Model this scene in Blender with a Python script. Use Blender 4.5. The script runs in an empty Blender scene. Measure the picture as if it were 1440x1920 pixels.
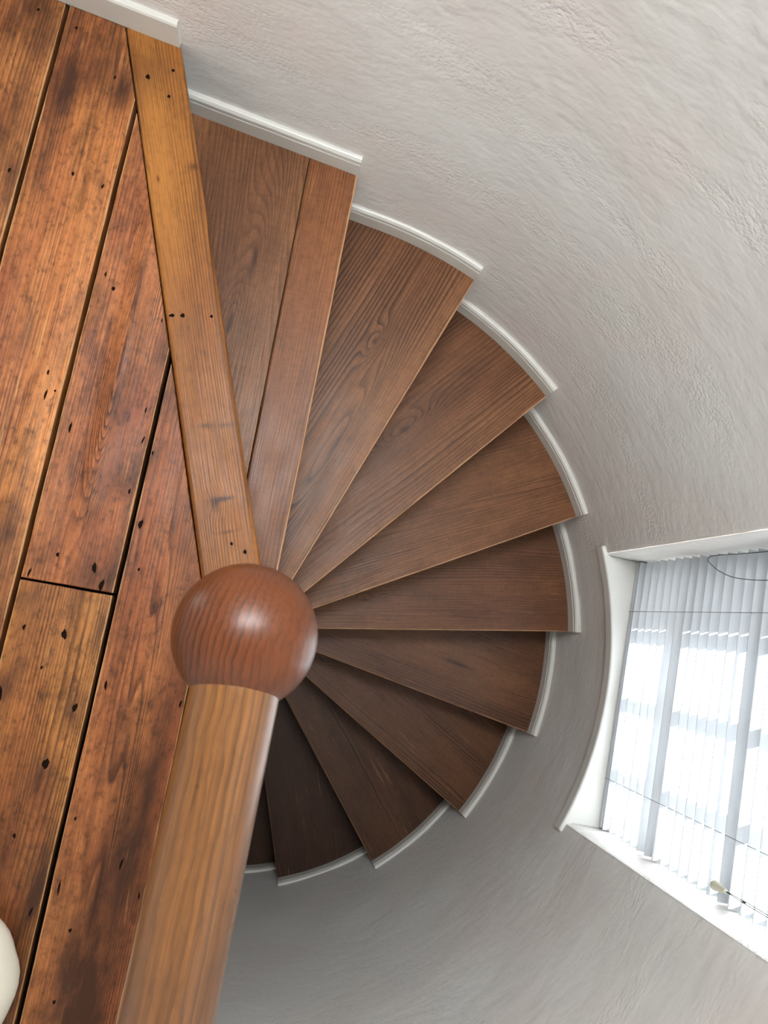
import bpy, bmesh, math, random
from math import sin, cos, pi, radians, sqrt, hypot, atan2, asin
from mathutils import Vector, Matrix, noise as mnoise

random.seed(7)
scene = bpy.context.scene
COL = scene.collection

# ------------------------------------------------------------------ camera
cam_data = bpy.data.cameras.new('camera')
cam_data.sensor_fit = 'VERTICAL'
cam_data.sensor_height = 32.0
cam_data.sensor_width = 24.0
cam_data.lens = 1442.0 / 1920.0 * 32.0
cam_data.clip_start = 0.02
cam_data.dof.use_dof = True
cam_data.dof.focus_distance = 1.55
cam_data.dof.aperture_fstop = 14.0
cam = bpy.data.objects.new('camera', cam_data)
COL.objects.link(cam)
cam.rotation_mode = 'XYZ'
cam.location = (-0.0046933, 0.0302754, 1.3938646)
cam.rotation_euler = (0.1239479, -0.1715356, -0.0280299)
scene.camera = cam

# ------------------------------------------------------------------ world, sun, exposure
world = bpy.data.worlds.new('world')
scene.world = world
world.use_nodes = True
bg = world.node_tree.nodes['Background']
bg.inputs[0].default_value = (0.80, 0.91, 1.0, 1)
bg.inputs[1].default_value = 1.0

WA = radians(-12.85)                      # window axis seen from the newel
WN = Vector((cos(WA), sin(WA), 0))        # outwards through the window
WT = Vector((-sin(WA), cos(WA), 0))       # along the window, towards the landing side
SLOPE, AZ = 0.85, 0.475                   # sun drop and sideways drift per metre inwards
sun_data = bpy.data.lights.new('sun', 'SUN')
sun_data.energy = 36.0
sun_data.angle = radians(0.6)
sun_data.color = (1.0, 0.98, 0.955)
sun = bpy.data.objects.new('sun', sun_data)
COL.objects.link(sun)
sun_dir = (-WN - WT * AZ - Vector((0, 0, SLOPE))).normalized()
sun.rotation_euler = sun_dir.to_track_quat('-Z', 'Y').to_euler()
sun.location = (4, 2, 4)

# unseen fill light added over the stair head to brighten walls and boards
fill_data = bpy.data.lights.new('fill_light', 'AREA')
fill_data.shape = 'RECTANGLE'
fill_data.size, fill_data.size_y = 1.2, 0.5
fill_data.energy = 36.0
fill_data.color = (0.95, 0.975, 1.0)
fill = bpy.data.objects.new('fill_light', fill_data)
COL.objects.link(fill)
fill.location = (0.28, 0.76, 2.39)

scene.cycles.max_bounces = 7
scene.cycles.diffuse_bounces = 4
scene.cycles.glossy_bounces = 2
scene.cycles.transparent_max_bounces = 6
scene.view_settings.view_transform = 'Standard'
scene.view_settings.look = 'None'
scene.view_settings.gamma = 1.0
scene.view_settings.use_curve_mapping = False
scene.view_settings.exposure = 0.3

# ------------------------------------------------------------------ numbers of the place
H = 0.19                   # riser
R = 0.9974                 # face of the skirting
RW = 1.0105                # wall face
TH0 = 1.7121566            # landing nosing direction
DTH = 0.3512451            # one step
OVER = 0.02935             # nosing overhang
THT = radians(71.7)        # the wall runs straight from here
NSTEP = 13


def srgb(r, g, b):
    def f(c):
        c /= 255.0
        return c / 12.92 if c <= 0.04045 else ((c + 0.055) / 1.055) ** 2.4
    return (f(r), f(g), f(b), 1.0)


# ------------------------------------------------------------------ material helpers
class NT:
    def __init__(self, name):
        self.m = bpy.data.materials.new(name)
        self.m.use_nodes = True
        self.t = self.m.node_tree
        self.b = self.t.nodes['Principled BSDF']

    def n(self, kind, **kw):
        nd = self.t.nodes.new(kind)
        for k, v in kw.items():
            setattr(nd, k, v)
        return nd

    def put(self, sock, v):
        if isinstance(v, bpy.types.NodeSocket):
            self.t.links.new(v, sock)
        else:
            sock.default_value = v

    def math(self, op, a, b=0.0, c=None, clamp=False):
        nd = self.n('ShaderNodeMath', operation=op, use_clamp=clamp)
        self.put(nd.inputs[0], a)
        self.put(nd.inputs[1], b)
        if c is not None:
            self.put(nd.inputs[2], c)
        return nd.outputs[0]

    def vmul(self, v, s):
        nd = self.n('ShaderNodeVectorMath', operation='MULTIPLY')
        self.put(nd.inputs[0], v)
        nd.inputs[1].default_value = s
        return nd.outputs[0]

    def vadd(self, v, s):
        nd = self.n('ShaderNodeVectorMath', operation='ADD')
        self.put(nd.inputs[0], v)
        nd.inputs[1].default_value = s
        return nd.outputs[0]

    def noise(self, vec, scale=1.0, detail=2.0, rough=0.5, dist=0.0):
        nd = self.n('ShaderNodeTexNoise')
        self.put(nd.inputs['Vector'], vec)
        nd.inputs['Scale'].default_value = scale
        nd.inputs['Detail'].default_value = detail
        nd.inputs['Roughness'].default_value = rough
        nd.inputs['Distortion'].default_value = dist
        return nd.outputs['Fac']

    def ramp(self, fac, stops, interp='LINEAR'):
        nd = self.n('ShaderNodeValToRGB')
        cr = nd.color_ramp
        cr.interpolation = interp
        while len(cr.elements) > 1:
            cr.elements.remove(cr.elements[-1])
        first = True
        for p, c in stops:
            if not isinstance(c, tuple):
                c = (c, c, c, 1)
            if first:
                cr.elements[0].position = p
                cr.elements[0].color = c
                first = False
            else:
                e = cr.elements.new(p)
                e.color = c
        self.put(nd.inputs[0], fac)
        return nd.outputs[0]

    def mix(self, fac, a, b, blend='MIX'):
        nd = self.n('ShaderNodeMix', data_type='RGBA', blend_type=blend)
        self.put(nd.inputs[0], fac)
        self.put(nd.inputs[6], a)
        self.put(nd.inputs[7], b)
        return nd.outputs[2]

    def bump(self, height, strength, dist, normal=None):
        nd = self.n('ShaderNodeBump')
        nd.inputs['Strength'].default_value = strength
        nd.inputs['Distance'].default_value = dist
        self.put(nd.inputs['Height'], height)
        if normal is not None:
            self.t.links.new(normal, nd.inputs['Normal'])
        return nd.outputs[0]


def wood(name, light, mid, dark, freq=90.0, seed=0.0, warp=0.02, tilt=0.0, knots=(), rough=0.42, contrast=1.0,
         stain=None, stain_amt=0.5, stain2=None, specks=0.0, scratch=0.0, bump=0.25, fiber=0.22, vary=0.5, spec=0.4,
         soft=False, cross=0.0, edge=None, edge_col=None, spots=(), spot_col=None, grime=0.0, worn=None, raised=False, irr=0.05, wav=(9.0, 26.0, 0.0035)):
    """Sawn wood, grain along the object's own X, growth rings crossing Y."""
    N = NT(name)
    tc = N.n('ShaderNodeTexCoord').outputs['Object']
    sep = N.n('ShaderNodeSeparateXYZ')
    N.put(sep.inputs[0], tc)
    x, y = sep.outputs[0], sep.outputs[1]
    off = N.vadd(tc, (seed * 3.17, seed * 1.31, seed * 0.77))
    w1 = N.noise(N.vmul(off, (1.1, 5.0, 5.0)), 1.0, 1.0)
    w2 = N.noise(N.vmul(off, (0.35, 16.0, 9.0)), 1.0, 1.0)
    w3 = N.noise(N.vmul(off, (wav[0], wav[1], wav[1])), 1.0, 2.0)
    yy = N.math('MULTIPLY_ADD', x, tilt, y)
    yy = N.math('MULTIPLY_ADD', w1, warp * 2.0, yy)
    yy = N.math('MULTIPLY_ADD', w2, irr, yy)
    yy = N.math('MULTIPLY_ADD', w3, wav[2], yy)
    knot_dark = None
    for kx, ky, sx, sy, amp in knots:
        dx = N.math('MULTIPLY', N.math('SUBTRACT', x, kx), 1.0 / sx)
        dy = N.math('MULTIPLY', N.math('SUBTRACT', y, ky), 1.0 / sy)
        d2 = N.math('ADD', N.math('MULTIPLY', dx, dx), N.math('MULTIPLY', dy, dy))
        e = N.math('POWER', 2.718, N.math('MULTIPLY', d2, -1.0))
        yy = N.math('MULTIPLY_ADD', e, amp, yy)
        k = N.math('POWER', 2.718, N.math('MULTIPLY', d2, -22.0))
        knot_dark = k if knot_dark is None else N.math('MAXIMUM', knot_dark, k)
    fr = N.math('FRACT', N.math('MULTIPLY', yy, freq))
    if soft:
        ring = N.ramp(fr, [(0, 0.15), (0.35, 0.3), (0.62, 1.0), (0.8, 0.7), (1, 0.15)], 'EASE')
    else:
        ring = N.ramp(fr, [(0, 0.0), (0.45, 0.18), (0.78, 0.85), (0.9, 1.0), (1, 0.0)], 'LINEAR')
    fade = N.ramp(N.noise(N.vmul(off, (1.6, 13.0, 9.0)), 1.0, 2.0), [(0.5 - vary * 0.3, 0.12), (0.5 + vary * 0.25, 1.0)])
    ring = N.math('MULTIPLY', N.math('MULTIPLY', ring, fade) if vary > 0 else ring, contrast, clamp=True)
    broad = N.noise(N.vmul(off, (1.4, 7.0, 7.0)), 1.0, 3.0, 0.55)
    base = N.mix(N.ramp(broad, [(0.3, 0.0), (0.7, 1.0)]), light, mid)
    col = N.mix(ring, base, dark)
    fib = N.noise(N.vmul(off, (9.0, 420.0, 420.0)), 1.0, 3.0, 0.6)
    fibc = N.ramp(fib, [(0.25, 1.0 - fiber * 1.6), (0.55, 1.0), (0.8, 1.0 + fiber)])
    col = N.mix(1.0, col, fibc, 'MULTIPLY')
    if cross:
        cr = N.noise(N.vmul(off, (300.0, 30.0, 30.0)), 1.0, 2.0)
        col = N.mix(1.0, col, N.ramp(cr, [(0.3, 1.0 - cross), (0.6, 1.0)]), 'MULTIPLY')
    roughv = rough
    if stain is not None:
        s = N.noise(N.vmul(off, (3.2, 13.0, 13.0)), 1.0, 4.0, 0.66)
        sm = N.ramp(s, [(0.52, 0.0), (0.74, stain_amt)])
        col = N.mix(sm, col, stain, 'MIX')
    if stain2 is not None:
        s = N.noise(N.vmul(N.vadd(off, (4.4, 2.2, 0)), (2.6, 6.0, 6.0)), 1.0, 3.0, 0.65)
        sm = N.ramp(s, [(0.53, 0.0), (0.72, 0.6)])
        col = N.mix(sm, col, stain2, 'MIX')
    if grime:
        g1 = N.noise(N.vmul(off, (9.0, 17.0, 17.0)), 1.0, 4.0, 0.72)
        col = N.mix(1.0, col, N.ramp(g1, [(0.33, 1.0 - grime), (0.5, 1.0), (0.68, 1.0 + grime * 0.35)]), 'MULTIPLY')
        g2 = N.noise(N.vmul(off, (60.0, 95.0, 95.0)), 1.0, 2.0, 0.7)
        col = N.mix(1.0, col, N.ramp(g2, [(0.30, 1.0 - grime), (0.46, 1.0), (0.72, 1.0 + grime * 0.5)]), 'MULTIPLY')
    if spots:
        wob = N.noise(N.vmul(off, (7.0, 22.0, 22.0)), 1.0, 4.0, 0.65)
        tot = None
        for px, py, sx, sy, amt in spots:
            dx = N.math('MULTIPLY', N.math('SUBTRACT', x, px), 1.0 / sx)
            dy = N.math('MULTIPLY', N.math('SUBTRACT', y, py), 1.0 / sy)
            d2 = N.math('ADD', N.math('MULTIPLY', dx, dx), N.math('MULTIPLY', dy, dy))
            e = N.math('MULTIPLY', N.math('POWER', 2.718, N.math('MULTIPLY', d2, -1.0)), amt)
            tot = e if tot is None else N.math('ADD', tot, e)
        sm = N.math('MULTIPLY', tot, N.ramp(wob, [(0.28, 0.15), (0.62, 1.25)]), clamp=True)
        col = N.mix(sm, col, spot_col)
    if specks:
        vo = N.n('ShaderNodeTexVoronoi', feature='F1')
        N.put(vo.inputs['Vector'], N.vmul(off, (38.0, 60.0, 10.0)))
        sz = N.ramp(N.noise(off, 9.0, 2.0), [(0.45, 0.0), (0.75, 0.24)])
        sp = N.math('LESS_THAN', vo.outputs['Distance'], sz)
        col = N.mix(N.math('MULTIPLY', sp, specks), col, srgb(48, 26, 16))
    if scratch:
        sc = N.noise(N.vmul(off, (7.0, 130.0, 60.0)), 1.0, 3.0, 0.6, 0.4)
        gate = N.ramp(N.noise(N.vmul(off, (4.0, 9.0, 9.0)), 1.0, 2.0), [(0.5, 0.0), (0.66, 1.0)])
        sm = N.math('MULTIPLY', N.ramp(sc, [(0.62, 0.0), (0.70, scratch)]), gate)
        col = N.mix(sm, col, srgb(214, 164, 108))
    if knot_dark is not None:
        col = N.mix(N.math('MULTIPLY', knot_dark, 0.75), col, (dark[0] * 0.5, dark[1] * 0.45, dark[2] * 0.45, 1))
    if worn is not None:
        en = N.noise(N.vmul(off, (11.0, 11.0, 11.0)), 1.0, 5.0, 0.65)
        lim = N.math('MULTIPLY_ADD', en, -0.010, worn + 0.0032)
        col = N.mix(N.math('MULTIPLY', N.math('MULTIPLY', N.math('GREATER_THAN', N.math('ABSOLUTE', y), lim), N.math('GREATER_THAN', sep.outputs[2], -0.0016)), 0.6), col, srgb(206, 162, 112))
    if edge is not None:  # pale nosing line: wear, plus the window's rim light put into the colour
        en = N.noise(N.vmul(off, (14.0, 14.0, 14.0)), 1.0, 4.0)
        lim = N.math('MULTIPLY_ADD', en, 0.0045, edge + 0.0008)
        col = N.mix(N.math('MULTIPLY', N.math('LESS_THAN', y, lim), 0.85), col, edge_col)
    N.put(N.b.inputs['Base Color'], col)
    rn = N.noise(N.vmul(off, (12.0, 25.0, 25.0)), 1.0, 2.0)
    N.put(N.b.inputs['Roughness'], N.math('MULTIPLY_ADD', rn, 0.22, rough - 0.11))
    N.b.inputs['Specular IOR Level'].default_value = spec
    hgt = N.noise(N.vmul(off, (7.0, 260.0, 260.0)), 1.0, 1.0)
    if raised:
        hgt = N.math('MULTIPLY_ADD', fr, 0.5, hgt)
    N.put(N.b.inputs['Normal'], N.bump(hgt, bump, 0.0018))
    return N.m


def plaster(name):
    N = NT(name)
    uv = N.n('ShaderNodeTexCoord').outputs['UV']
    big = N.noise(uv, 2.6, 1.0)
    col = N.ramp(big, [(0.32, srgb(240, 240, 237)), (0.5, srgb(237, 236, 232)), (0.62, srgb(238, 233, 229)), (0.75, srgb(235, 234, 229))])
    N.put(N.b.inputs['Base Color'], col)
    N.b.inputs['Roughness'].default_value = 0.46
    N.b.inputs['Specular IOR Level'].default_value = 0.45
    # one relief: trowel marks, and grit that shows only in patches
    trowel = N.ramp(N.noise(N.vmul(uv, (15.0, 25.0, 1.0)), 1.0, 2.0, 0.6), [(0.40, 0.0), (0.66, 0.55)])
    gate = N.ramp(N.noise(N.vmul(uv, (2.0, 7.0, 1.0)), 1.0, 1.0), [(0.50, 0.08), (0.66, 0.62)])
    grit = N.ramp(N.noise(N.vmul(uv, (115.0, 150.0, 1.0)), 1.0, 1.0), [(0.44, 0.0), (0.80, 1.0)])
    hgt = N.math('MULTIPLY_ADD', grit, gate, trowel)
    N.put(N.b.inputs['Normal'], N.bump(hgt, 0.75, 0.0022))
    return N.m


def paint(name, color, rough=0.4, bump=0.15, scale=90.0, spec=0.45):
    N = NT(name)
    tc = N.n('ShaderNodeTexCoord').outputs['Object']
    v = N.noise(tc, 12.0, 3.0)
    c2 = tuple(c * 0.93 for c in color[:3]) + (1.0,)
    N.put(N.b.inputs['Base Color'], N.mix(v, color, c2))
    N.b.inputs['Roughness'].default_value = rough
    N.b.inputs['Specular IOR Level'].default_value = spec
    N.put(N.b.inputs['Normal'], N.bump(N.noise(tc, scale, 3.0), bump, 0.001))
    return N.m


M_WALL = plaster('white_plaster')
M_SKIRT = paint('white_gloss_paint', srgb(228, 227, 220), 0.32, 0.25, 45.0, 0.5)
M_SILL = paint('sill_gloss_paint', srgb(238, 238, 233), 0.13, 0.05, 20.0, 0.5)
M_FRAME = paint('window_paint', srgb(232, 233, 232), 0.35)
M_SLAT = paint('blind_slat_white', srgb(216, 221, 226), 0.42, 0.02)
t_ = M_SLAT.node_tree
tl = t_.nodes.new('ShaderNodeBsdfTranslucent')
tl.inputs[0].default_value = (0.86, 0.89, 0.92, 1)
mxs = t_.nodes.new('ShaderNodeMixShader')
mxs.inputs[0].default_value = 0.12
t_.links.new(t_.nodes['Principled BSDF'].outputs[0], mxs.inputs[1])
t_.links.new(tl.outputs[0], mxs.inputs[2])
t_.links.new(mxs.outputs[0], t_.nodes['Material Output'].inputs[0])
M_CORD = paint('cord_grey', srgb(88, 88, 88), 0.8, 0.15, 90.0, 0.1)
M_TASSEL = paint('tassel_cream', srgb(214, 212, 190), 0.35)
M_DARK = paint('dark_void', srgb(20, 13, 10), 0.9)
M_CEIL = paint('ceiling_paint', srgb(235, 233, 228), 0.8)
M_CUSH = paint('cream_cloth', srgb(236, 230, 212), 0.85, 0.3, 300.0, 0.2)
M_HOLE = paint('nail_hole_dark', srgb(30, 19, 13), 0.9, 0.15, 90.0, 0.05)

N = NT('window_glass')
tr = N.n('ShaderNodeBsdfTransparent')
gl = N.n('ShaderNodeBsdfGlossy')
gl.inputs['Roughness'].default_value = 0.02
mx = N.n('ShaderNodeMixShader')
mx.inputs[0].default_value = 0.07
N.t.links.new(tr.outputs[0], mx.inputs[1])
N.t.links.new(gl.outputs[0], mx.inputs[2])
N.t.links.new(mx.outputs[0], N.t.nodes['Material Output'].inputs[0])
M_GLASS = N.m


# ------------------------------------------------------------------ object helpers
def link(o, parent=None):
    COL.objects.link(o)
    if parent is not None:
        o.parent = parent
    return o


def tag(o, label=None, cat=None, group=None, kind=None):
    for k, v in (('label', label), ('category', cat), ('group', group), ('kind', kind)):
        if v:
            o[k] = v
    return o


def empty(name, loc=(0, 0, 0), rz=0.0):
    o = bpy.data.objects.new(name, None)
    o.empty_display_size = 0.05
    o.location = loc
    o.rotation_euler = (0, 0, rz)
    return link(o)


def mesh_obj(name, verts, faces, mat, parent=None, smooth=False, loc=(0, 0, 0), rz=0.0):
    me = bpy.data.meshes.new(name)
    me.from_pydata([tuple(v) for v in verts], [], faces)
    bm = bmesh.new()
    bm.from_mesh(me)
    bmesh.ops.recalc_face_normals(bm, faces=bm.faces)
    bm.to_mesh(me)
    bm.free()
    if smooth:
        me.shade_smooth()
    me.materials.append(mat)
    o = bpy.data.objects.new(name, me)
    o.location = loc
    o.rotation_euler = (0, 0, rz)
    return link(o, parent)


def prism(poly, z0, z1):
    n = len(poly)
    v = [(p[0], p[1], z1) for p in poly] + [(p[0], p[1], z0) for p in poly]
    f = [list(range(n)), list(range(2 * n - 1, n - 1, -1))]
    for i in range(n):
        j = (i + 1) % n
        f.append([i, i + n, j + n, j])
    return v, f


def bevel(o, width, seg=2, angle=40):
    m = o.modifiers.new('bevel', 'BEVEL')
    m.width = width
    m.segments = seg
    m.limit_method = 'ANGLE'
    m.angle_limit = radians(angle)
    m.harden_normals = False
    return o


def clip(poly, px, py, nx, ny):
    """keep the side where (p - P).n >= 0"""
    out = []
    for i in range(len(poly)):
        a, b = poly[i], poly[(i + 1) % len(poly)]
        da = (a[0] - px) * nx + (a[1] - py) * ny
        db = (b[0] - px) * nx + (b[1] - py) * ny
        if da >= 0:
            out.append(a)
        if da * db < 0:
            t = da / (da - db)
            out.append((a[0] + t * (b[0] - a[0]), a[1] + t * (b[1] - a[1])))
    return out


def tube(pts, r, sides=8, cyclic=False):
    pts = [Vector(p) for p in pts]
    n = len(pts)
    V, F = [], []
    prev = None
    for i, p in enumerate(pts):
        a = pts[(i - 1) % n] if (i > 0 or cyclic) else pts[i]
        b = pts[(i + 1) % n] if (i < n - 1 or cyclic) else pts[i]
        d = (b - a).normalized()
        u = d.orthogonal().normalized() if prev is None else (prev - d * prev.dot(d)).normalized()
        prev = u
        w = d.cross(u)
        for k in range(sides):
            t = 2 * pi * k / sides
            V.append(p + (u * cos(t) + w * sin(t)) * r)
    m = n if cyclic else n - 1
    for i in range(m):
        for k in range(sides):
            a = i * sides + k
            b = i * sides + (k + 1) % sides
            c = ((i + 1) % n) * sides + (k + 1) % sides
            d = ((i + 1) % n) * sides + k
            F.append([a, b, c, d])
    if not cyclic:
        F.append(list(range(sides - 1, -1, -1)))
        F.append([(n - 1) * sides + k for k in range(sides)])
    return V, F


def lathe(profile, sides=32):
    V, F = [], []
    for (r, z) in profile:
        for k in range(sides):
            t = 2 * pi * k / sides
            V.append((r * cos(t), r * sin(t), z))
    for i in range(len(profile) - 1):
        for k in range(sides):
            F.append([i * sides + k, i * sides + (k + 1) % sides, (i + 1) * sides + (k + 1) % sides, (i + 1) * sides + k])
    F.append(list(range(sides - 1, -1, -1)))
    F.append([(len(profile) - 1) * sides + k for k in range(sides)])
    return V, F


def box(x0, x1, y0, y1, z0, z1):
    return prism([(x0, y0), (x1, y0), (x1, y1), (x0, y1)], z0, z1)


def wall_radius(theta, r):
    d = theta - THT
    return r if d <= 0 else r / cos(d)


def wall_point(s, r):
    """point of the wall line; s < 0: metres along the straight part, s > 0: radians clockwise round the stair"""
    nx, ny = cos(THT), sin(THT)
    if s <= 0:
        return Vector((nx * r + ny * s, ny * r - nx * s, 0)), Vector((nx, ny, 0))
    a = THT - s
    return Vector((cos(a) * r, sin(a) * r, 0)), Vector((cos(a), sin(a), 0))


# ================================================================== the setting: stair wall with window opening
JW = 0.372                                   # half width of the opening
PHI = asin(JW / RW)
Z_SILL, Z_HEAD = -0.66, 1.0
s_a = THT - (WA + PHI)                       # upper jamb (image top)
s_b = THT - (WA - PHI)
S = [-2.4 + 0.04 * i for i in range(60)] + [0.0]
S = [s for s in S if s < -0.02] + [0.0]
n1 = 30
S += [s_a * i / n1 for i in range(1, n1)]
S += [s_a - 0.010, s_a - 0.003, s_a]
n2 = 22
S += [s_a + (s_b - s_a) * i / n2 for i in range(1, n2)]
S += [s_b, s_b + 0.003, s_b + 0.010]
s_end = THT + radians(108)
n3 = 32
S += [s_b + 0.01 + (s_end - s_b - 0.01) * i / n3 for i in range(1, n3 + 1)]
# keep order, drop the point clashes near the arris
S = sorted(set(round(s, 5) for s in S))
S = [s for i, s in enumerate(S) if not (s_a - 0.02 < s < s_a - 0.0101) and not (s_b + 0.0101 < s < s_b + 0.02)]
Zs = [-2.47 + 0.0452 * i for i in range(41)]
Zs = [z for z in Zs if z < Z_SILL - 0.02] + [Z_SILL] + [Z_SILL + (Z_HEAD - Z_SILL) * i / 37 for i in range(1, 37)] + [Z_HEAD]
Zs += [Z_HEAD + (2.4 - Z_HEAD) * i / 22 for i in range(1, 23)]


def s_metres(s):
    return s if s <= 0 else s * RW


def wall_grid(s_list, z_list, hole, name, label):
    V, F, UV = [], [], []
    idx = {}
    for i, s in enumerate(s_list):
        for j, z in enumerate(z_list):
            p, nn = wall_point(s, RW)
            q = Vector((p.x * 2.3, p.y * 2.3, z * 2.3))
            d = 0.0050 * mnoise.noise(q) + 0.0030 * mnoise.noise(q * 3.1)
            near = min(abs(s - s_a), abs(s - s_b)) < 0.012 and Z_SILL - 0.01 < z < Z_HEAD + 0.01
            if near:
                e = min(abs(s - s_a), abs(s - s_b))
                d = 0.0015 * mnoise.noise(Vector((s * 9, z * 22, 4.0))) + (0.0035 if e < 0.001 else (0.001 if e < 0.005 else 0.0))
            idx[i, j] = len(V)
            V.append(p + nn * d + Vector((0, 0, z)))
            UV.append((s_metres(s), z))
    for i in range(len(s_list) - 1):
        for j in range(len(z_list) - 1):
            sm = (s_list[i] + s_list[i + 1]) / 2
            zm = (z_list[j] + z_list[j + 1]) / 2
            if hole and s_a < sm < s_b and Z_SILL < zm < Z_HEAD:
                continue
            F.append([idx[i, j], idx[i, j + 1], idx[i + 1, j + 1], idx[i + 1, j]])
    me = bpy.data.meshes.new(name)
    me.from_pydata([tuple(v) for v in V], [], F)
    uvl = me.uv_layers.new(name='UVMap')
    for lp in me.loops:
        uvl.data[lp.index].uv = UV[lp.vertex_index]
    me.shade_smooth()
    me.materials.append(M_WALL)
    o = link(bpy.data.objects.new(name, me))
    tag(o, label, None, None, 'structure')
    return o


wall = wall_grid(S, Zs, True, 'wall_stairwell', 'white rough plaster wall curving round the stairwell')
# lower part of the shaft under the landing
S2 = [s_end + (2 * pi - (TH0 - THT) - s_end) * i / 30 for i in range(31)]
wall_grid(S2, [-2.47 + 0.055 * i for i in range(42)], False, 'wall_shaft', 'white plaster wall of the shaft below the landing')

# unseen wall added tangent to the stair shell, cuts light from that side
pe = wall_point(s_end, RW)[0]
te = Vector((pe.y, -pe.x, 0)).normalized()
LV, LF, LUV = [], [], []
for i in range(41):
    for j in range(27):
        q = pe + te * (2.2 * i / 40) + Vector((0, 0, -0.18 + 2.58 * j / 26))
        d = 0.0045 * mnoise.noise(q * 2.3)
        LV.append(q + pe.normalized() * d)
        LUV.append((s_metres(s_end) + 2.2 * i / 40, q.z))
        if i < 40 and j < 26:
            LF.append([i * 27 + j, i * 27 + j + 1, (i + 1) * 27 + j + 1, (i + 1) * 27 + j])
me = bpy.data.meshes.new('wall_blocker_side')
me.from_pydata([tuple(v) for v in LV], [], LF)
uvl = me.uv_layers.new(name='UVMap')
for lp in me.loops:
    uvl.data[lp.index].uv = LUV[lp.vertex_index]
me.shade_smooth()
me.materials.append(M_WALL)
tag(link(bpy.data.objects.new('wall_blocker_side', me)), 'unseen white plaster wall added beside the landing to block light', None, None, 'structure')


# reveal of the window: jambs, head (the sill is a board of its own)
def reveal(name, label, t_sign=None):
    V, F, UV = [], [], []
    n_out = 1.45
    n_in = RW * cos(PHI)
    if t_sign is not None:
        zz = [Z_SILL - 0.03 + (Z_HEAD - Z_SILL + 0.03) * i / 46 for i in range(47)]
        nn = [n_in - 0.0005, n_in + 0.006] + [n_in + 0.006 + (n_out - n_in - 0.006) * i / 10 for i in range(1, 11)]
        for i, a in enumerate(nn):
            for z in zz:
                e = (JW + (0.0015 if i == 0 else -0.0015)) * t_sign
                w = 0.002 * mnoise.noise(Vector((a * 14, z * 9, 2.0 * t_sign)))
                V.append(WN * a + WT * (e + w * (i > 0)) + Vector((0, 0, z)))
                UV.append((a * 1.3 + 5, z))
        m = len(zz)
        for i in range(len(nn) - 1):
            for j in range(m - 1):
                F.append([i * m + j, i * m + j + 1, (i + 1) * m + j + 1, (i + 1) * m + j])
    else:
        for a in range(23):
            ang = WA + PHI - 2 * PHI * a / 22
            p = Vector((cos(ang) * RW, sin(ang) * RW, Z_HEAD))
            t = p.dot(WT)
            V += [p, WN * n_out + WT * t + Vector((0, 0, Z_HEAD))]
            UV += [(t, 8), (t, 8.5)]
        for a in range(22):
            F.append([2 * a, 2 * a + 1, 2 * a + 3, 2 * a + 2])
    me = bpy.data.meshes.new(name)
    me.from_pydata([tuple(v) for v in V], [], F)
    uvl = me.uv_layers.new(name='UVMap')
    for lp in me.loops:
        uvl.data[lp.index].uv = UV[lp.vertex_index]
    me.shade_smooth()
    me.materials.append(M_WALL)
    o = link(bpy.data.objects.new(name, me), wall)
    return o


reveal('window_jamb', '', 1)
reveal('window_jamb', '', -1)
reveal('window_head', '')

# outside face of the wall below the window, closes the opening under the sill
v, f = box(RW + 0.02, 1.45, -JW - 0.01, JW + 0.01, Z_SILL - 0.09, Z_SILL - 0.03)
mesh_obj('window_base', v, f, M_WALL, wall, rz=WA)

# unseen wall added at the landing's open end to keep light out
v, f = box(-2.30, -2.24, -1.9, 2.2, -0.2, 2.4)
tag(mesh_obj('wall_blocker_end', v, f, M_CEIL), 'plain white wall at the far end of the landing', None, None, 'structure')

# ------------------------------------------------------------------ ceiling and lower floor
v, f = box(-2.6, 1.35, -1.9, 2.3, 2.4, 2.46)
tag(mesh_obj('ceiling', v, f, M_CEIL), 'white ceiling over stair and landing', None, None, 'structure')
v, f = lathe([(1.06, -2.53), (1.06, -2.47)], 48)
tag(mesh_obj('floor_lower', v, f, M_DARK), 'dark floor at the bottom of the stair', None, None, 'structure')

# ================================================================== landing floor
UA = radians(78.2)
UX, UY = cos(UA), sin(UA)                    # along the boards
VX, VY = sin(UA), -cos(UA)                   # across, to the right
floor = empty('floor')
tag(floor, 'landing floor of wide old reddish pine boards with open joints', None, None, 'structure')


def uv_pt(u, v_):
    return (u * UX + v_ * VX, u * UY + v_ * VY)


WNX, WNY = cos(THT), sin(THT)
NL0, NL1 = (-0.227, 1.1202), (-0.0879, 0.0836)          # back edge of the nosing board
dnl = Vector((NL1[0] - NL0[0], NL1[1] - NL0[1])).normalized()
NLN = (dnl.y, -dnl.x)                                    # points to the boards' side
if NLN[0] > 0:
    NLN = (-NLN[0], -NLN[1])

L_LIGHT, L_MID, L_DARK = srgb(200, 132, 76), srgb(156, 92, 52), srgb(84, 44, 22)
STAIN_D, STAIN_R = srgb(70, 42, 27), srgb(142, 76, 48)
GAP = 0.0042
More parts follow.
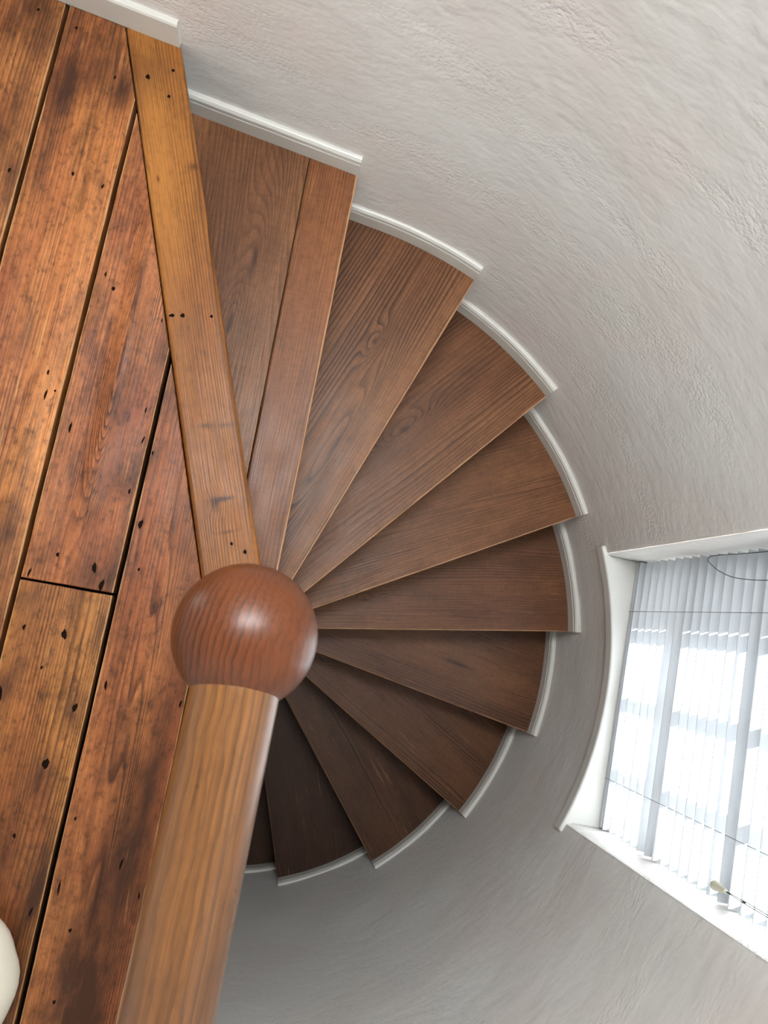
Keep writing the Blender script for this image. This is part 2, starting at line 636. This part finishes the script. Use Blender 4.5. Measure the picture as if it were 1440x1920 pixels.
# v0, v1, u0, u1, material settings
boards = [
    (-1.691, -1.530, -1.5, 1.6, dict(seed=0.2), []),
    (-1.530, -1.369, -1.5, 1.6, dict(seed=0.5), []),
    (-1.369, -1.207, -1.5, 1.6, dict(seed=0.8), []),
    (-1.207, -1.046, -1.5, 1.6, dict(seed=1.0), []),
    (-1.046, -0.885, -1.5, 1.6, dict(seed=1.2), []),
    (-0.885, -0.724, -1.5, 1.6, dict(seed=1.3), []),
    (-0.724, -0.563, -1.5, 1.6, dict(seed=2.1, freq=140, stain_amt=0.9), [(1.02, -0.61, 0.10, 0.06, 0.85), (0.79, -0.59, 0.07, 0.04, 0.6), (0.70, -0.575, 0.06, 0.03, 0.5)]),
    (-0.563, -0.402, -1.5, 1.6, dict(seed=3.7, freq=150, scratch=0.9, stain_amt=0.6, tone=(1.14, 1.12, 1.06)),
     [(1.02, -0.50, 0.11, 0.07, 0.95), (0.90, -0.53, 0.07, 0.03, 0.7), (0.75, -0.535, 0.08, 0.02, 0.6), (0.93, -0.43, 0.05, 0.03, 0.6), (0.42, -0.49, 0.05, 0.03, 0.35), (0.08, -0.44, 0.12, 0.04, 0.6), (-0.1, -0.45, 0.1, 0.05, 0.4)]),
    (-0.402, -0.240, 0.012, 1.6, dict(seed=4.4, freq=130, scratch=0.5, knots=[(0.25 - 0.05, 0.0, 0.30, 0.022, 0.075), (0.0, -0.005, 0.18, 0.02, 0.05)], tone=(0.98, 0.92, 0.98)),
     [(0.86, -0.37, 0.08, 0.02, 0.6), (0.49, -0.26, 0.10, 0.012, 0.5), (0.03, -0.285, 0.05, 0.03, 0.7), (0.05, -0.375, 0.03, 0.02, 0.5), (0.02, -0.25, 0.06, 0.012, 0.7), (0.2, -0.25, 0.12, 0.008, 0.45)]),
    (-0.402, -0.240, -1.5, 0.008, dict(seed=5.9, freq=170, specks=0.9, stain_amt=0.8, tone=(0.88, 0.92, 0.80)),
     [(-0.02, -0.38, 0.03, 0.03, 0.5), (-0.46, -0.255, 0.10, 0.02, 0.7), (-0.19, -0.262, 0.035, 0.018, 0.9), (-0.5, -0.31, 0.1, 0.05, 0.6), (-0.17, -0.385, 0.04, 0.02, 0.7), (-0.30, -0.29, 0.03, 0.02, 0.8), (-0.05, -0.25, 0.06, 0.015, 0.6), (-0.65, -0.27, 0.1, 0.04, 0.7)]),
    (-0.240, -0.0825, -1.5, 1.2, dict(seed=6.2, freq=150, specks=0.6, scratch=0.6, stain_amt=0.95, knots=[(-0.35, 0.0, 0.5, 0.028, 0.05)], tone=(0.90, 0.84, 0.86)),
     [(-0.43, -0.225, 0.10, 0.03, 0.45), (-0.65, -0.15, 0.12, 0.06, 0.85), (0.16, -0.145, 0.14, 0.016, 0.7), (0.02, -0.12, 0.10, 0.02, 0.6), (-0.22, -0.177, 0.06, 0.03, 0.5),
      (-0.58, -0.18, 0.08, 0.03, 0.6), (-0.35, -0.115, 0.30, 0.022, 0.75), (0.40, -0.232, 0.06, 0.01, 0.5), (-0.47, -0.14, 0.12, 0.04, 0.5)]),
    (-0.0825, 0.052, -1.5, 0.4, dict(seed=7.5, freq=150), []),
]
board_objs = []
for bi, (v0, v1, u0, u1, kw, spots) in enumerate(boards):
    poly = [uv_pt(u0, v0 + GAP), uv_pt(u0, v1 - GAP), uv_pt(u1, v1 - GAP), uv_pt(u1, v0 + GAP)]
    poly = clip(poly, WNX * (R - 0.0 + 0.006), WNY * (R + 0.006), -WNX, -WNY)
    poly = clip(poly, NL0[0] + NLN[0] * 0.0015, NL0[1] + NLN[1] * 0.0015, NLN[0], NLN[1])
    uc, vc = (0.35 if u0 > -0.5 else -0.1), (v0 + v1) / 2
    cx, cy = uv_pt(uc, vc)
    loc = []
    for (px, py) in poly:
        dx, dy = px - cx, py - cy
        loc.append((dx * UX + dy * UY, -dx * UY + dy * UX))
    # slightly worn, wavering edges: subdivide the long sides
    fine = []
    for i in range(len(loc)):
        a, b = loc[i], loc[(i + 1) % len(loc)]
        ln = hypot(b[0] - a[0], b[1] - a[1])
        k = max(1, int(ln / 0.035))
        for j in range(k):
            t = j / k
            w = 0.0011 * mnoise.noise(Vector((t * ln * 13 + bi * 7.7, i * 3.3, bi * 1.9))) if 0 < j else 0.0
            nx, ny = (-(b[1] - a[1]) / ln, (b[0] - a[0]) / ln)
            fine.append((a[0] + (b[0] - a[0]) * t + nx * w, a[1] + (b[1] - a[1]) * t + ny * w))
    vs, fs = prism(fine, -0.032, 0.0)
    st = dict(freq=150.0, warp=0.022, rough=0.43, stain=STAIN_D, stain_amt=0.6, stain2=STAIN_R, specks=0.35, scratch=0.4, bump=0.6, fiber=0.28, contrast=1.0, spec=0.28, grime=0.42, raised=True)
    st.update(kw)
    tone = st.pop('tone', (1.0, 1.0, 1.0))
    tones = [tuple(c[q] * tone[q] for q in range(3)) + (1.0,) for c in (L_LIGHT, L_MID, L_DARK)]
    st['spots'] = [(u_ - uc, -(v_ - vc), a_, b_, m_) for (u_, v_, a_, b_, m_) in spots]
    st['spot_col'] = srgb(72, 42, 26)
    st['worn'] = (v1 - v0) / 2 - GAP
    mat = wood('old_pine_board_%d' % bi, *tones, **st)
    o = mesh_obj('floor_board', vs, fs, mat, floor, loc=(cx, cy, 0.0), rz=UA)
    bevel(o, 0.0018, 2)
    board_objs.append((o, cx, cy))

# pale nosing board along the head of the stair
nose0_u = Vector((cos(TH0), sin(TH0)))
nose0_n = Vector((sin(TH0), -cos(TH0)))


NB_R0 = nose0_u * 0.05 + nose0_n * OVER
NB_R1 = nose0_u * 1.3 + nose0_n * OVER
poly = [(NB_R0.x, NB_R0.y), (NB_R1.x, NB_R1.y), (NL0[0] - dnl.x * 0.25, NL0[1] - dnl.y * 0.25), (NL1[0] + dnl.x * 0.05, NL1[1] + dnl.y * 0.05)]
poly = clip(poly, WNX * (R + 0.006), WNY * (R + 0.006), -WNX, -WNY)
loc = []
for (px, py) in poly:
    loc.append((px * cos(TH0) + py * sin(TH0), -px * sin(TH0) + py * cos(TH0)))
vs, fs = prism(loc, -0.032, 0.0015)
o = mesh_obj('nosing_board', vs, fs,
             wood('nosing_pine', srgb(184, 122, 58), srgb(154, 94, 42), srgb(88, 48, 22), freq=170, seed=11.3, warp=0.012, rough=0.4, contrast=0.95,
                  stain=srgb(104, 60, 30), stain_amt=0.4, bump=0.35, fiber=0.22, vary=0.4, tilt=0.01,
                  spec=0.3, spots=[(0.367, 0.030, 0.004, 0.012, 1.2), (0.363, 0.004, 0.005, 0.020, 1.0), (0.230, 0.022, 0.004, 0.020, 1.3), (0.222, 0.036, 0.012, 0.006, 1.0), (0.17, 0.02, 0.003, 0.02, 0.6), (0.86, -0.018, 0.008, 0.012, 0.7), (1.06, 0.03, 0.04, 0.06, 0.35), (0.30, 0.075, 0.3, 0.01, 0.5), (0.5, -0.022, 0.3, 0.006, 0.5)], spot_col=srgb(84, 50, 26),
                  grime=0.16, knots=[(0.841, 0.049, 0.035, 0.013, 0.014), (0.225, 0.030, 0.025, 0.018, 0.012)]),
             floor, rz=TH0)
o['label'] = 'paler yellow pine nosing board at the stair head'
bevel(o, 0.007, 3)
nosing_o = o
# fascia under the landing edge
vs, fs = box(0.03, 1.09, -0.03, -0.002, -H, -0.0315)
mesh_obj('riser', vs, fs, M_DARK, floor, rz=TH0)
# dark joists and void under the boards
poly = [uv_pt(-1.5, -1.69), uv_pt(-1.5, 0.045), uv_pt(0.02, 0.045), (NL1[0], NL1[1]), (NL0[0], NL0[1]), (NL0[0] - dnl.x * 0.2, NL0[1] - dnl.y * 0.2), uv_pt(1.6, -1.69)]
poly = clip(poly, WNX * (R - 0.001), WNY * (R - 0.001), -WNX, -WNY)
vs, fs = prism(poly, -0.16, -0.07)
mesh_obj('subfloor', vs, fs, M_DARK, floor)

# nail holes in the boards (u, v from the newel, half-length, half-width)
holes = {
    1: [(1.042, -0.61, 0.004, 0.004), (0.72, -0.585, 0.006, 0.004)],
    2: [(0.743, -0.479, 0.005, 0.004), (0.733, -0.424, 0.006, 0.003), (1.027, -0.538, 0.004, 0.004), (0.330, -0.431, 0.012, 0.003), (0.340, -0.417, 0.003, 0.003), (0.37, -0.436, 0.006, 0.003), (0.95, -0.45, 0.005, 0.003)],
    3: [(0.281, -0.378, 0.012, 0.0035), (0.286, -0.253, 0.009, 0.0025), (0.547, -0.363, 0.005, 0.005), (0.191, -0.256, 0.006, 0.003), (0.049, -0.284, 0.011, 0.006), (0.022, -0.386, 0.010, 0.003),
        (0.022, -0.266, 0.012, 0.006), (0.57, -0.382, 0.006, 0.003), (0.509, -0.268, 0.005, 0.002), (0.06, -0.348, 0.005, 0.004), (0.34, -0.26, 0.007, 0.0025)],
    4: [(-0.07, -0.307, 0.010, 0.007), (-0.186, -0.263, 0.009, 0.006), (-0.182, -0.385, 0.014, 0.006), (-0.282, -0.288, 0.010, 0.009), (-0.069, -0.373, 0.006, 0.004), (-0.512, -0.258, 0.009, 0.003), (-0.13, -0.33, 0.004, 0.003), (-0.40, -0.31, 0.005, 0.004)],
    5: [(0.138, -0.225, 0.010, 0.006), (0.266, -0.232, 0.005, 0.0025), (-0.142, -0.222, 0.010, 0.0035), (-0.153, -0.094, 0.008, 0.003), (-0.471, -0.223, 0.014, 0.003), (-0.533, -0.191, 0.004, 0.004), (-0.642, -0.191, 0.004, 0.004),
        (-0.422, -0.134, 0.012, 0.003), (-0.468, -0.095, 0.007, 0.0025), (0.06, -0.211, 0.004, 0.003), (-0.361, -0.222, 0.004, 0.003)],
}
hole_me = bpy.data.meshes.new('nail_hole')
bm = bmesh.new()
bmesh.ops.create_circle(bm, cap_ends=True, radius=1.0, segments=12)
for i, vv in enumerate(bm.verts):
    k = 1.0 + 0.22 * sin(i * 2.3)
    vv.co.x *= k
    vv.co.y *= 1.0 + 0.18 * sin(i * 1.7 + 1)
bm.to_mesh(hole_me)
bm.free()
hole_me.materials.append(M_HOLE)
for bi, lst in holes.items():
    o, cx, cy = board_objs[bi + 5]
    for (u, v_, a, b) in lst:
        px, py = uv_pt(u, v_)
        dx, dy = px - cx, py - cy
        h = bpy.data.objects.new('nail_hole', hole_me)
        h.location = (dx * UX + dy * UY, -dx * UY + dy * UX, 0.00035)
        h.rotation_euler = (0, 0, random.uniform(-0.25, 0.25))
        h.scale = (a * 0.8, b * 0.62, 1)
        link(h, o)
for (x_, y_, a, b) in [(1.044, 0.040, 0.005, 0.004), (1.055, -0.008, 0.003, 0.003), (1.003, 0.007, 0.003, 0.003), (0.577, 0.060, 0.003, 0.005), (0.575, 0.041, 0.004, 0.004), (0.568, -0.010, 0.003, 0.003), (0.148, 0.015, 0.003, 0.0025), (0.130, -0.006, 0.004, 0.003)]:
    h = bpy.data.objects.new('nail_hole', hole_me)
    h.location = (x_, y_, 0.0019)
    h.scale = (a, b, 1)
    link(h, nosing_o)

# ================================================================== staircase
stair = empty('spiral_staircase', (0, 0, -2.47))
tag(stair, 'dark-stained wooden winder staircase turning down round the central post', 'staircase')


T_LIGHT, T_MID, T_DARK = srgb(150, 102, 66), srgb(118, 76, 48), srgb(60, 34, 20)


def tread_poly(k, r_out=R + 0.006, r_in=0.02, back_over=0.0):
    """polygon in the local frame of step k (X along the nosing); back edge = riser line of step k-1"""
    thk = TH0 - DTH * k
    pts = []
    a0 = -asin(OVER / r_out)
    a1 = DTH
    m = 20
    for i in range(m + 1):
        a = a0 + (a1 - a0) * i / m
        rr = wall_radius(thk + a, r_out)
        if i == 0:
            x = rr * cos(a)
            for _ in range(4):
                aa = -math.atan2(OVER, x)
                rr = wall_radius(thk + aa, r_out)
                x = sqrt(rr * rr - OVER * OVER)
            pts.append((x, -OVER))
        else:
            pts.append((rr * cos(a), rr * sin(a)))
    pts.append((r_in * cos(a1), r_in * sin(a1)))
    pts.append((r_in, -OVER))
    return pts


tread_sets = {
    2: dict(seed=21.4, freq=100, knots=[(0.72, 0.10, 0.05, 0.02, 0.03), (0.45, 0.05, 0.25, 0.025, 0.05)], contrast=1.0),
    3: dict(seed=22.9, freq=90, knots=[(0.62, 0.14, 0.10, 0.03, 0.06)], contrast=0.8),
    4: dict(seed=24.3, freq=105, contrast=0.9, tilt=0.06),
    5: dict(seed=26.8, freq=115, contrast=0.7, knots=[(0.34, 0.06, 0.06, 0.02, 0.04)]),
    6: dict(seed=28.2, freq=105, contrast=0.8, knots=[(0.7, 0.10, 0.25, 0.03, 0.05)]),
    7: dict(seed=30.5, freq=105, contrast=0.8, knots=[(0.28, 0.05, 0.06, 0.02, 0.04)]),
}
for k in range(1, NSTEP):
    thk = TH0 - DTH * k
    z = -k * H
    kw = dict(freq=110.0, seed=20 + k * 1.7, warp=0.02, edge=-OVER, edge_col=srgb(206, 158, 116), rough=0.40, contrast=0.75, stain=srgb(70, 40, 26), stain_amt=0.35, bump=0.35, fiber=0.2, scratch=0.3, cross=0.12, grime=0.16, spec=0.36)
    kw.update(tread_sets.get(k, {}))
    if k == 1:
        full = tread_poly(k)
        a, b = Vector((0.1307, 1.0019)), Vector((-0.0097, 0.2909))

        def to_loc(p):
            return Vector((p.x * cos(thk) + p.y * sin(thk), -p.x * sin(thk) + p.y * cos(thk)))
        a, b = to_loc(a), to_loc(b)
        d = (b - a).normalized()
        nn = Vector((-d.y, d.x))
        if nn.y > 0:
            nn = -nn
        g = 0.0007
        front = clip(full, a.x + nn.x * g, a.y + nn.y * g, nn.x, nn.y)
        back = clip(full, a.x - nn.x * g, a.y - nn.y * g, -nn.x, -nn.y)
        for nm, pl, lab, kk in (('tread', back, 'wider darker back board of the top tread', dict(seed=33.1, freq=100, knots=[(0.60, 0.17, 0.09, 0.02, 0.045), (0.75, 0.15, 0.2, 0.03, 0.05)], tilt=-0.10)),
                                ('tread', front, 'narrow redder front board of the top tread', dict(seed=35.6, freq=140))):
            q = dict(kw)
            q.update(kk)
            q['edge'] = -OVER if pl is front else None
            lt = (T_LIGHT, T_MID, T_DARK) if pl is back else (srgb(156, 98, 58), srgb(126, 78, 46), srgb(68, 38, 21))
            vs, fs = prism(pl, -0.03, 0.0)
            o = mesh_obj(nm, vs, fs, wood('tread_wood_1_%s' % lab.split()[0], *lt, **q), stair, loc=(0, 0, z + 2.47), rz=thk)
            o['label'] = lab
            bevel(o, 0.004 if pl is front else 0.001, 3)
    else:
        vs, fs = prism(tread_poly(k), -0.03, 0.0)
        well_shade = {2: 1.0, 3: 0.97, 4: 0.95, 5: 0.82, 6: 0.68, 7: 0.58, 8: 0.42}.get(k, 0.30)     # shade of the deep well painted into the lower treads' tones
        tones = [(c[0] * well_shade, c[1] * well_shade * (0.97 if k > 4 else 1.0), c[2] * well_shade, 1.0) for c in (T_LIGHT, T_MID, T_DARK)]
        kw['edge_col'] = tuple(c * well_shade for c in kw['edge_col'][:3]) + (1.0,)
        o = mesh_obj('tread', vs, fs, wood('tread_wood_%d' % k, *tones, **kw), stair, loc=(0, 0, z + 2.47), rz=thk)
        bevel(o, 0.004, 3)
    vs, fs = box(0.03, wall_radius(thk, R) + 0.004, 0.0, 0.02, -H + 0.0005, -0.0302)
    if k == 1:
        M_RISER = wood('riser_wood', T_LIGHT, T_MID, T_DARK, seed=50.0, rough=0.45)
    mesh_obj('riser', vs, fs, M_RISER, stair, loc=(0, 0, z + 2.47), rz=thk)

# ------------------------------------------------------------------ skirting boards, stepped down with the stair
SK_H = 0.056


def skirting(name, label, ss, z, prof):
    """sweep of a profile (inset from wall face, height) along the wall stations ss"""
    V, F = [], []
    m = len(prof)
    for s in ss:
        for (ins, h) in prof:
            p, nn = wall_point(s, RW + 0.004 - ins)
            w = 0.0006 * mnoise.noise(Vector((s * 14, z * 3, h * 30)))
            V.append(p + nn * w + Vector((0, 0, z + h)))
    for i in range(len(ss) - 1):
        for j in range(m):
            a, b = i * m + j, i * m + (j + 1) % m
            F.append([a, b, b + m, a + m])
    F.append(list(range(m)))
    F.append([(len(ss) - 1) * m + j for j in range(m - 1, -1, -1)])
    o = mesh_obj(name, V, F, M_SKIRT)
    tag(o, label, None, None, 'structure')
    return o


D = RW + 0.004 - R
PROF = [(0.0, 0.0), (D, 0.0), (D, SK_H - 0.018), (D - 0.002, SK_H - 0.016), (D - 0.002, SK_H - 0.013), (D - 0.0005, SK_H - 0.011), (D - 0.001, SK_H - 0.006),
        (D - 0.005, SK_H - 0.001), (D - 0.008, SK_H), (0.0, SK_H)]
PROF_L = [(0.0, 0.0), (D, 0.0), (D, 0.052), (D - 0.002, 0.056), (D - 0.006, 0.058), (0.0, 0.058)]


def theta_to_s(th):
    d = th - THT
    return -R * math.tan(d) if d > 0 else -d


ordw = ['first', 'second', 'third', 'fourth', 'fifth', 'sixth', 'seventh', 'eighth', 'ninth', 'tenth', 'eleventh', 'twelfth']
for k in range(0, NSTEP):
    thk = TH0 - DTH * k
    th_end = thk - asin(OVER / R) + (0.006 if k == 0 else 0.0)
    if k == 0:
        s0, s1 = -2.3, theta_to_s(th_end)
    else:
        s0, s1 = theta_to_s(TH0 - DTH * (k - 1) + 0.0), theta_to_s(th_end)
    m = 24
    ss = [s0 + (s1 - s0) * i / m for i in range(m + 1)]
    if s0 < 0 < s1:
        ss = sorted(ss + [0.0])
    if k == 0:
        skirting('baseboard_landing', 'white painted baseboard along the landing wall', ss, 0.0015, PROF_L)
    else:
        skirting('trim_%d' % k, 'white moulded skirting on the wall at the %s tread down' % ordw[k - 1], ss, -k * H, PROF)

# ================================================================== railing: newel, ball, round rail, balusters
BX, BY, BZ, BR = -0.0079, 0.0102, 0.82, 0.0525
rail_c = Vector((-0.0170, -0.0360))           # a point of the rail axis
rail_d = Vector((-0.2110, -0.9775))            # its direction, away from the ball
railing = empty('stair_railing', (BX, BY, 0.0))
tag(railing, 'golden oak railing with round handrail and ball-topped newel post', 'railing')
OAK_L, OAK_M, OAK_D = srgb(150, 98, 48), srgb(104, 64, 30), srgb(60, 33, 15)
M_OAK = wood('rail_oak', OAK_L, OAK_M, OAK_D, freq=150, seed=61.0, warp=0.014, irr=0.02, wav=(26.0, 60.0, 0.007), rough=0.30, contrast=0.7, bump=0.10, fiber=0.26, vary=0.9, spec=0.75, grime=0.12, stain=OAK_M, stain_amt=0.5)
M_BALL = wood('ball_oak', srgb(120, 64, 30), srgb(94, 48, 22), srgb(42, 20, 10), freq=200, seed=64.3, warp=0.006, irr=0.012, wav=(55.0, 70.0, 0.006), rough=0.34, contrast=0.85, bump=0.06, fiber=0.2, vary=0.35, spec=0.45)
# newel
vs, fs = lathe([(0.038, -2.47), (0.038, 0.0), (0.045, 0.02), (0.045, 0.10), (0.036, 0.13), (0.034, 0.45), (0.036, 0.66), (0.030, 0.69), (0.036, 0.71), (0.030, 0.73), (0.028, 0.79)], 28)
mesh_obj('newel_post', vs, fs, wood('newel_oak', OAK_M, OAK_D, OAK_D, seed=70.2, rough=0.4), railing, smooth=True)
# ball
me = bpy.data.meshes.new('ball_finial')
bm = bmesh.new()
bmesh.ops.create_uvsphere(bm, u_segments=56, v_segments=36, radius=BR)
bm.to_mesh(me)
bm.free()
me.shade_smooth()
me.materials.append(M_BALL)
ball = link(bpy.data.objects.new('ball_finial', me), railing)
ball.location = (0, 0, BZ)
ball.rotation_euler = (0.25, 0.30, atan2(rail_d.y, rail_d.x))
ball['label'] = 'polished red-brown wooden ball on top of the newel'
# rail: slightly flattened round section along local X
RR = 0.0315
V, F = [], []
stations = [0.006, 0.036, 0.05, 0.2, 0.5, 0.9, 1.3]
nseg = 40
for i, st in enumerate(stations):
    for k in range(nseg):
        t = 2 * pi * k / nseg
        V.append((st, RR * cos(t), RR * sin(t)))
for i in range(len(stations) - 1):
    for k in range(nseg):
        F.append([i * nseg + k, i * nseg + (k + 1) % nseg, (i + 1) * nseg + (k + 1) % nseg, (i + 1) * nseg + k])
F.append(list(range(nseg)))
F.append([(len(stations) - 1) * nseg + k for k in range(nseg - 1, -1, -1)])
ra = atan2(rail_d.y, rail_d.x)
start = rail_c - rail_d * 0.047
o = mesh_obj('handrail', V, F, M_OAK, railing, smooth=True, loc=(start.x - BX, start.y - BY, BZ + 0.010), rz=ra)
# balusters under the rail
bvs, bfs = lathe([(0.017, 0.0), (0.017, 0.10), (0.011, 0.12), (0.016, 0.15), (0.012, 0.20), (0.015, 0.34), (0.012, 0.60), (0.016, 0.63), (0.011, 0.66), (0.015, 0.69), (0.015, 0.805)], 18)
M_BAL = wood('baluster_oak', OAK_M, OAK_D, OAK_D, seed=73.0, rough=0.4)
bal0 = None
for i in range(8):
    u = 0.16 + 0.155 * i
    p = start + rail_d * u
    if bal0 is None:
        bal0 = mesh_obj('baluster', bvs, bfs, M_BAL, railing, smooth=True)
        b = bal0
    else:
        b = link(bal0.copy(), railing)
    b.location = (p.x - BX, p.y - BY, 0.0)

# ================================================================== window
win = empty('window_1', tuple(WN * 1.11 + Vector((0, 0, Z_SILL))), WA)
tag(win, 'white small-paned window behind the venetian blind', None, None, 'structure')
# local frame: X outwards, Y along, Z up from the sill


def wpart(name, x0, x1, y0, y1, z0, z1, mat=None, bev=0.003):
    v, f = box(x0, x1, y0, y1, z0, z1)
    o = mesh_obj(name, v, f, mat or M_FRAME, win)
    if bev:
        bevel(o, bev, 2)
    return o


HW = Z_HEAD - Z_SILL
wpart('frame_stile', -0.02, 0.05, JW - 0.035, JW, 0.0, HW)
wpart('frame_stile', -0.02, 0.05, -JW, -JW + 0.035, 0.0, HW)
wpart('frame_rail', -0.02, 0.05, -JW + 0.035, JW - 0.035, 0.0, 0.04)
wpart('frame_rail', -0.02, 0.05, -JW + 0.035, JW - 0.035, HW - 0.05, HW)
bars_y = [-0.19, 0.0, 0.19]
bars_z = [-0.355 - Z_SILL, -0.05 - Z_SILL, 0.255 - Z_SILL, 0.56 - Z_SILL]
ys = [-JW + 0.035] + bars_y + [JW - 0.035]
zs = [0.04] + bars_z + [HW - 0.05]
for zb in bars_z:
    wpart('glazing_bar', -0.018, 0.022, -JW + 0.035, JW - 0.035, zb - 0.014, zb + 0.014)
for yb in bars_y:
    wpart('glazing_bar', -0.017, 0.021, yb - 0.011, yb + 0.011, 0.04, HW - 0.05)
for i in range(len(ys) - 1):
    for j in range(len(zs) - 1):
        wpart('pane', -0.001, 0.002, ys[i] + 0.004, ys[i + 1] - 0.004, zs[j] + 0.005, zs[j + 1] - 0.005, M_GLASS, 0)

# sill board with a concave front following the wall, horns at both ends
V2 = []
m = 30
PH = PHI + radians(1.5)
RS = 1.000
for i in range(m + 1):
    a = WA - PH + 2 * PH * i / m
    rr = RS
    V2.append((rr * cos(a - WA) - 1.11, rr * sin(a - WA)))
ex = (RW + 0.006)
tail = [(ex * cos(PH) - 1.11, ex * sin(PH)), (ex * cos(PHI) - 1.11 + 0.01, JW - 0.001), (0.0, JW - 0.001), (0.0, -JW + 0.001), (ex * cos(PHI) - 1.11 + 0.01, -JW + 0.001), (ex * cos(PH) - 1.11, -ex * sin(PH))]
vs, fs = prism(V2 + tail, -0.035, 0.006)
o = mesh_obj('window_sill', vs, fs, M_SILL, win)
bevel(o, 0.006, 4)
o['label'] = 'glossy white window sill with a curved front edge'

# ================================================================== venetian blind
BN = 1.052                        # centre of the slats
blind = empty('venetian_blind', tuple(WN * BN + Vector((0, 0, Z_SILL))), WA)
tag(blind, 'white horizontal slat venetian blind hanging in the window', 'blind')
PITCH, SW = 0.037, 0.045
V, F = [], []
prof = []
for i in range(9):
    x = -SW / 2 + SW * i / 8
    prof.append((x, 0.0036 * (1 - (2 * x / SW) ** 2) + x * 0.03))
ring = prof + [(x, z - 0.0012) for x, z in reversed(prof)]
L2 = 0.366
for yv in (-L2, L2):
    for (x, z) in ring:
        V.append((x, yv, z))
q = len(ring)
for i in range(q):
    F.append([i, (i + 1) % q, q + (i + 1) % q, q + i])
F.append(list(range(q)))
F.append([q + i for i in range(q - 1, -1, -1)])
slat0 = None
zsl = 0.034
while zsl < HW - 0.07:
    if slat0 is None:
        slat0 = mesh_obj('slat', V, F, M_SLAT, blind)
        s_ = slat0
    else:
        s_ = link(slat0.copy(), blind)
    s_.location = (random.uniform(-0.0006, 0.0006), random.uniform(-0.001, 0.001), zsl)
    s_.rotation_euler = (0, random.uniform(-0.012, 0.012), random.uniform(-0.002, 0.002))
    zsl += PITCH
v, f = box(-0.022, 0.022, -L2, L2, 0.008, 0.022)
bevel(mesh_obj('bottom_rail', v, f, M_SLAT, blind), 0.004, 3)
v, f = box(-0.025, 0.025, -L2, L2, HW - 0.055, HW - 0.005)
bevel(mesh_obj('head_rail', v, f, M_SLAT, blind), 0.003, 2)
for yv in (0.2245, -0.235):
    for xv in (-0.0245, 0.0245):
        v, f = tube([(xv, yv, 0.012), (xv, yv, HW - 0.05)], 0.0006, 6)
        mesh_obj('ladder_cord', v, f, M_CORD, blind)
# tilt cord hanging as a loop near the landing-side jamb
pts = []
zb = -0.28 - Z_SILL
loop = [(0.352, 0.95), (0.352, 0.45), (0.353, 0.16), (0.357, 0.05), (0.3565, 0.012), (0.348, 0.0), (0.334, 0.022), (0.318, 0.055), (0.302, 0.105), (0.294, 0.165), (0.290, 0.24), (0.291, 0.36), (0.30, 0.55), (0.315, 0.95)]
for (yv, zz) in loop:
    pts.append((-0.035, yv, zb + zz))


def smooth_pts(p, times=2):
    p = [Vector(q) for q in p]
    for _ in range(times):
        out = [p[0]]
        for a, b in zip(p, p[1:]):
            out += [a * 0.75 + b * 0.25, a * 0.25 + b * 0.75]
        out.append(p[-1])
        p = out
    return p


v, f = tube(smooth_pts(pts), 0.0009, 6)
mesh_obj('tilt_cord', v, f, M_CORD, blind, smooth=True)
# lift cords with a tassel near the other jamb
ty, tz = -0.335, -0.10 - Z_SILL
for dy, dx in ((-0.0014, 0.0), (0.0014, 0.002)):
    v, f = tube([(-0.032 + dx, ty, tz + 0.02), (-0.032 + dx, ty + dy * 1.2, tz + 0.09), (-0.030 + dx, ty + dy, tz + 0.35), (-0.024 + dx, ty + dy, HW - 0.055)], 0.0009, 6)
    mesh_obj('lift_cord', v, f, M_CORD, blind, smooth=True)
vs, fs = lathe([(0.004, 0.03), (0.005, 0.026), (0.0065, 0.014), (0.0085, 0.006), (0.0105, -0.002), (0.0105, -0.008), (0.007, -0.012), (0.003, -0.013)], 18)
o = mesh_obj('tassel', vs, fs, M_TASSEL, blind, smooth=True, loc=(-0.032, ty, tz))
vs, fs = lathe([(0.001, -0.004), (0.0028, -0.002), (0.0028, 0.002), (0.001, 0.004)], 10)
mesh_obj('cord_knot', vs, fs, M_CORD, blind, smooth=True, loc=(-0.031, ty, tz + 0.085))

# ================================================================== cream cushion at the lower left edge
V, F = [], []
nu, nv = 48, 14
for j in range(nv + 1):
    ph = -pi / 2 + pi * j / nv
    for i in range(nu):
        t = 2 * pi * i / nu
        lobes = 1.0 + 0.012 * cos(t * 9 + 0.6) + 0.012 * mnoise.noise(Vector((cos(t) * 3, sin(t) * 3, j * 0.4)))
        rr = 0.122 * lobes * (max(cos(ph), 0.0) ** 0.55)
        zz = 0.045 + 0.045 * sin(ph) + 0.004 * mnoise.noise(Vector((cos(t) * 4, sin(t) * 4, ph * 2)))
        V.append((rr * cos(t), rr * sin(t), max(zz, 0.0006)))
for j in range(nv):
    for i in range(nu):
        F.append([j * nu + i, j * nu + (i + 1) % nu, (j + 1) * nu + (i + 1) % nu, (j + 1) * nu + i])
o = mesh_obj('cushion', V, F, M_CUSH, smooth=True, loc=(-0.4835, -0.523, 0.0))
tag(o, 'rounded cream cloth cushion on the boards at lower left edge', 'cushion')
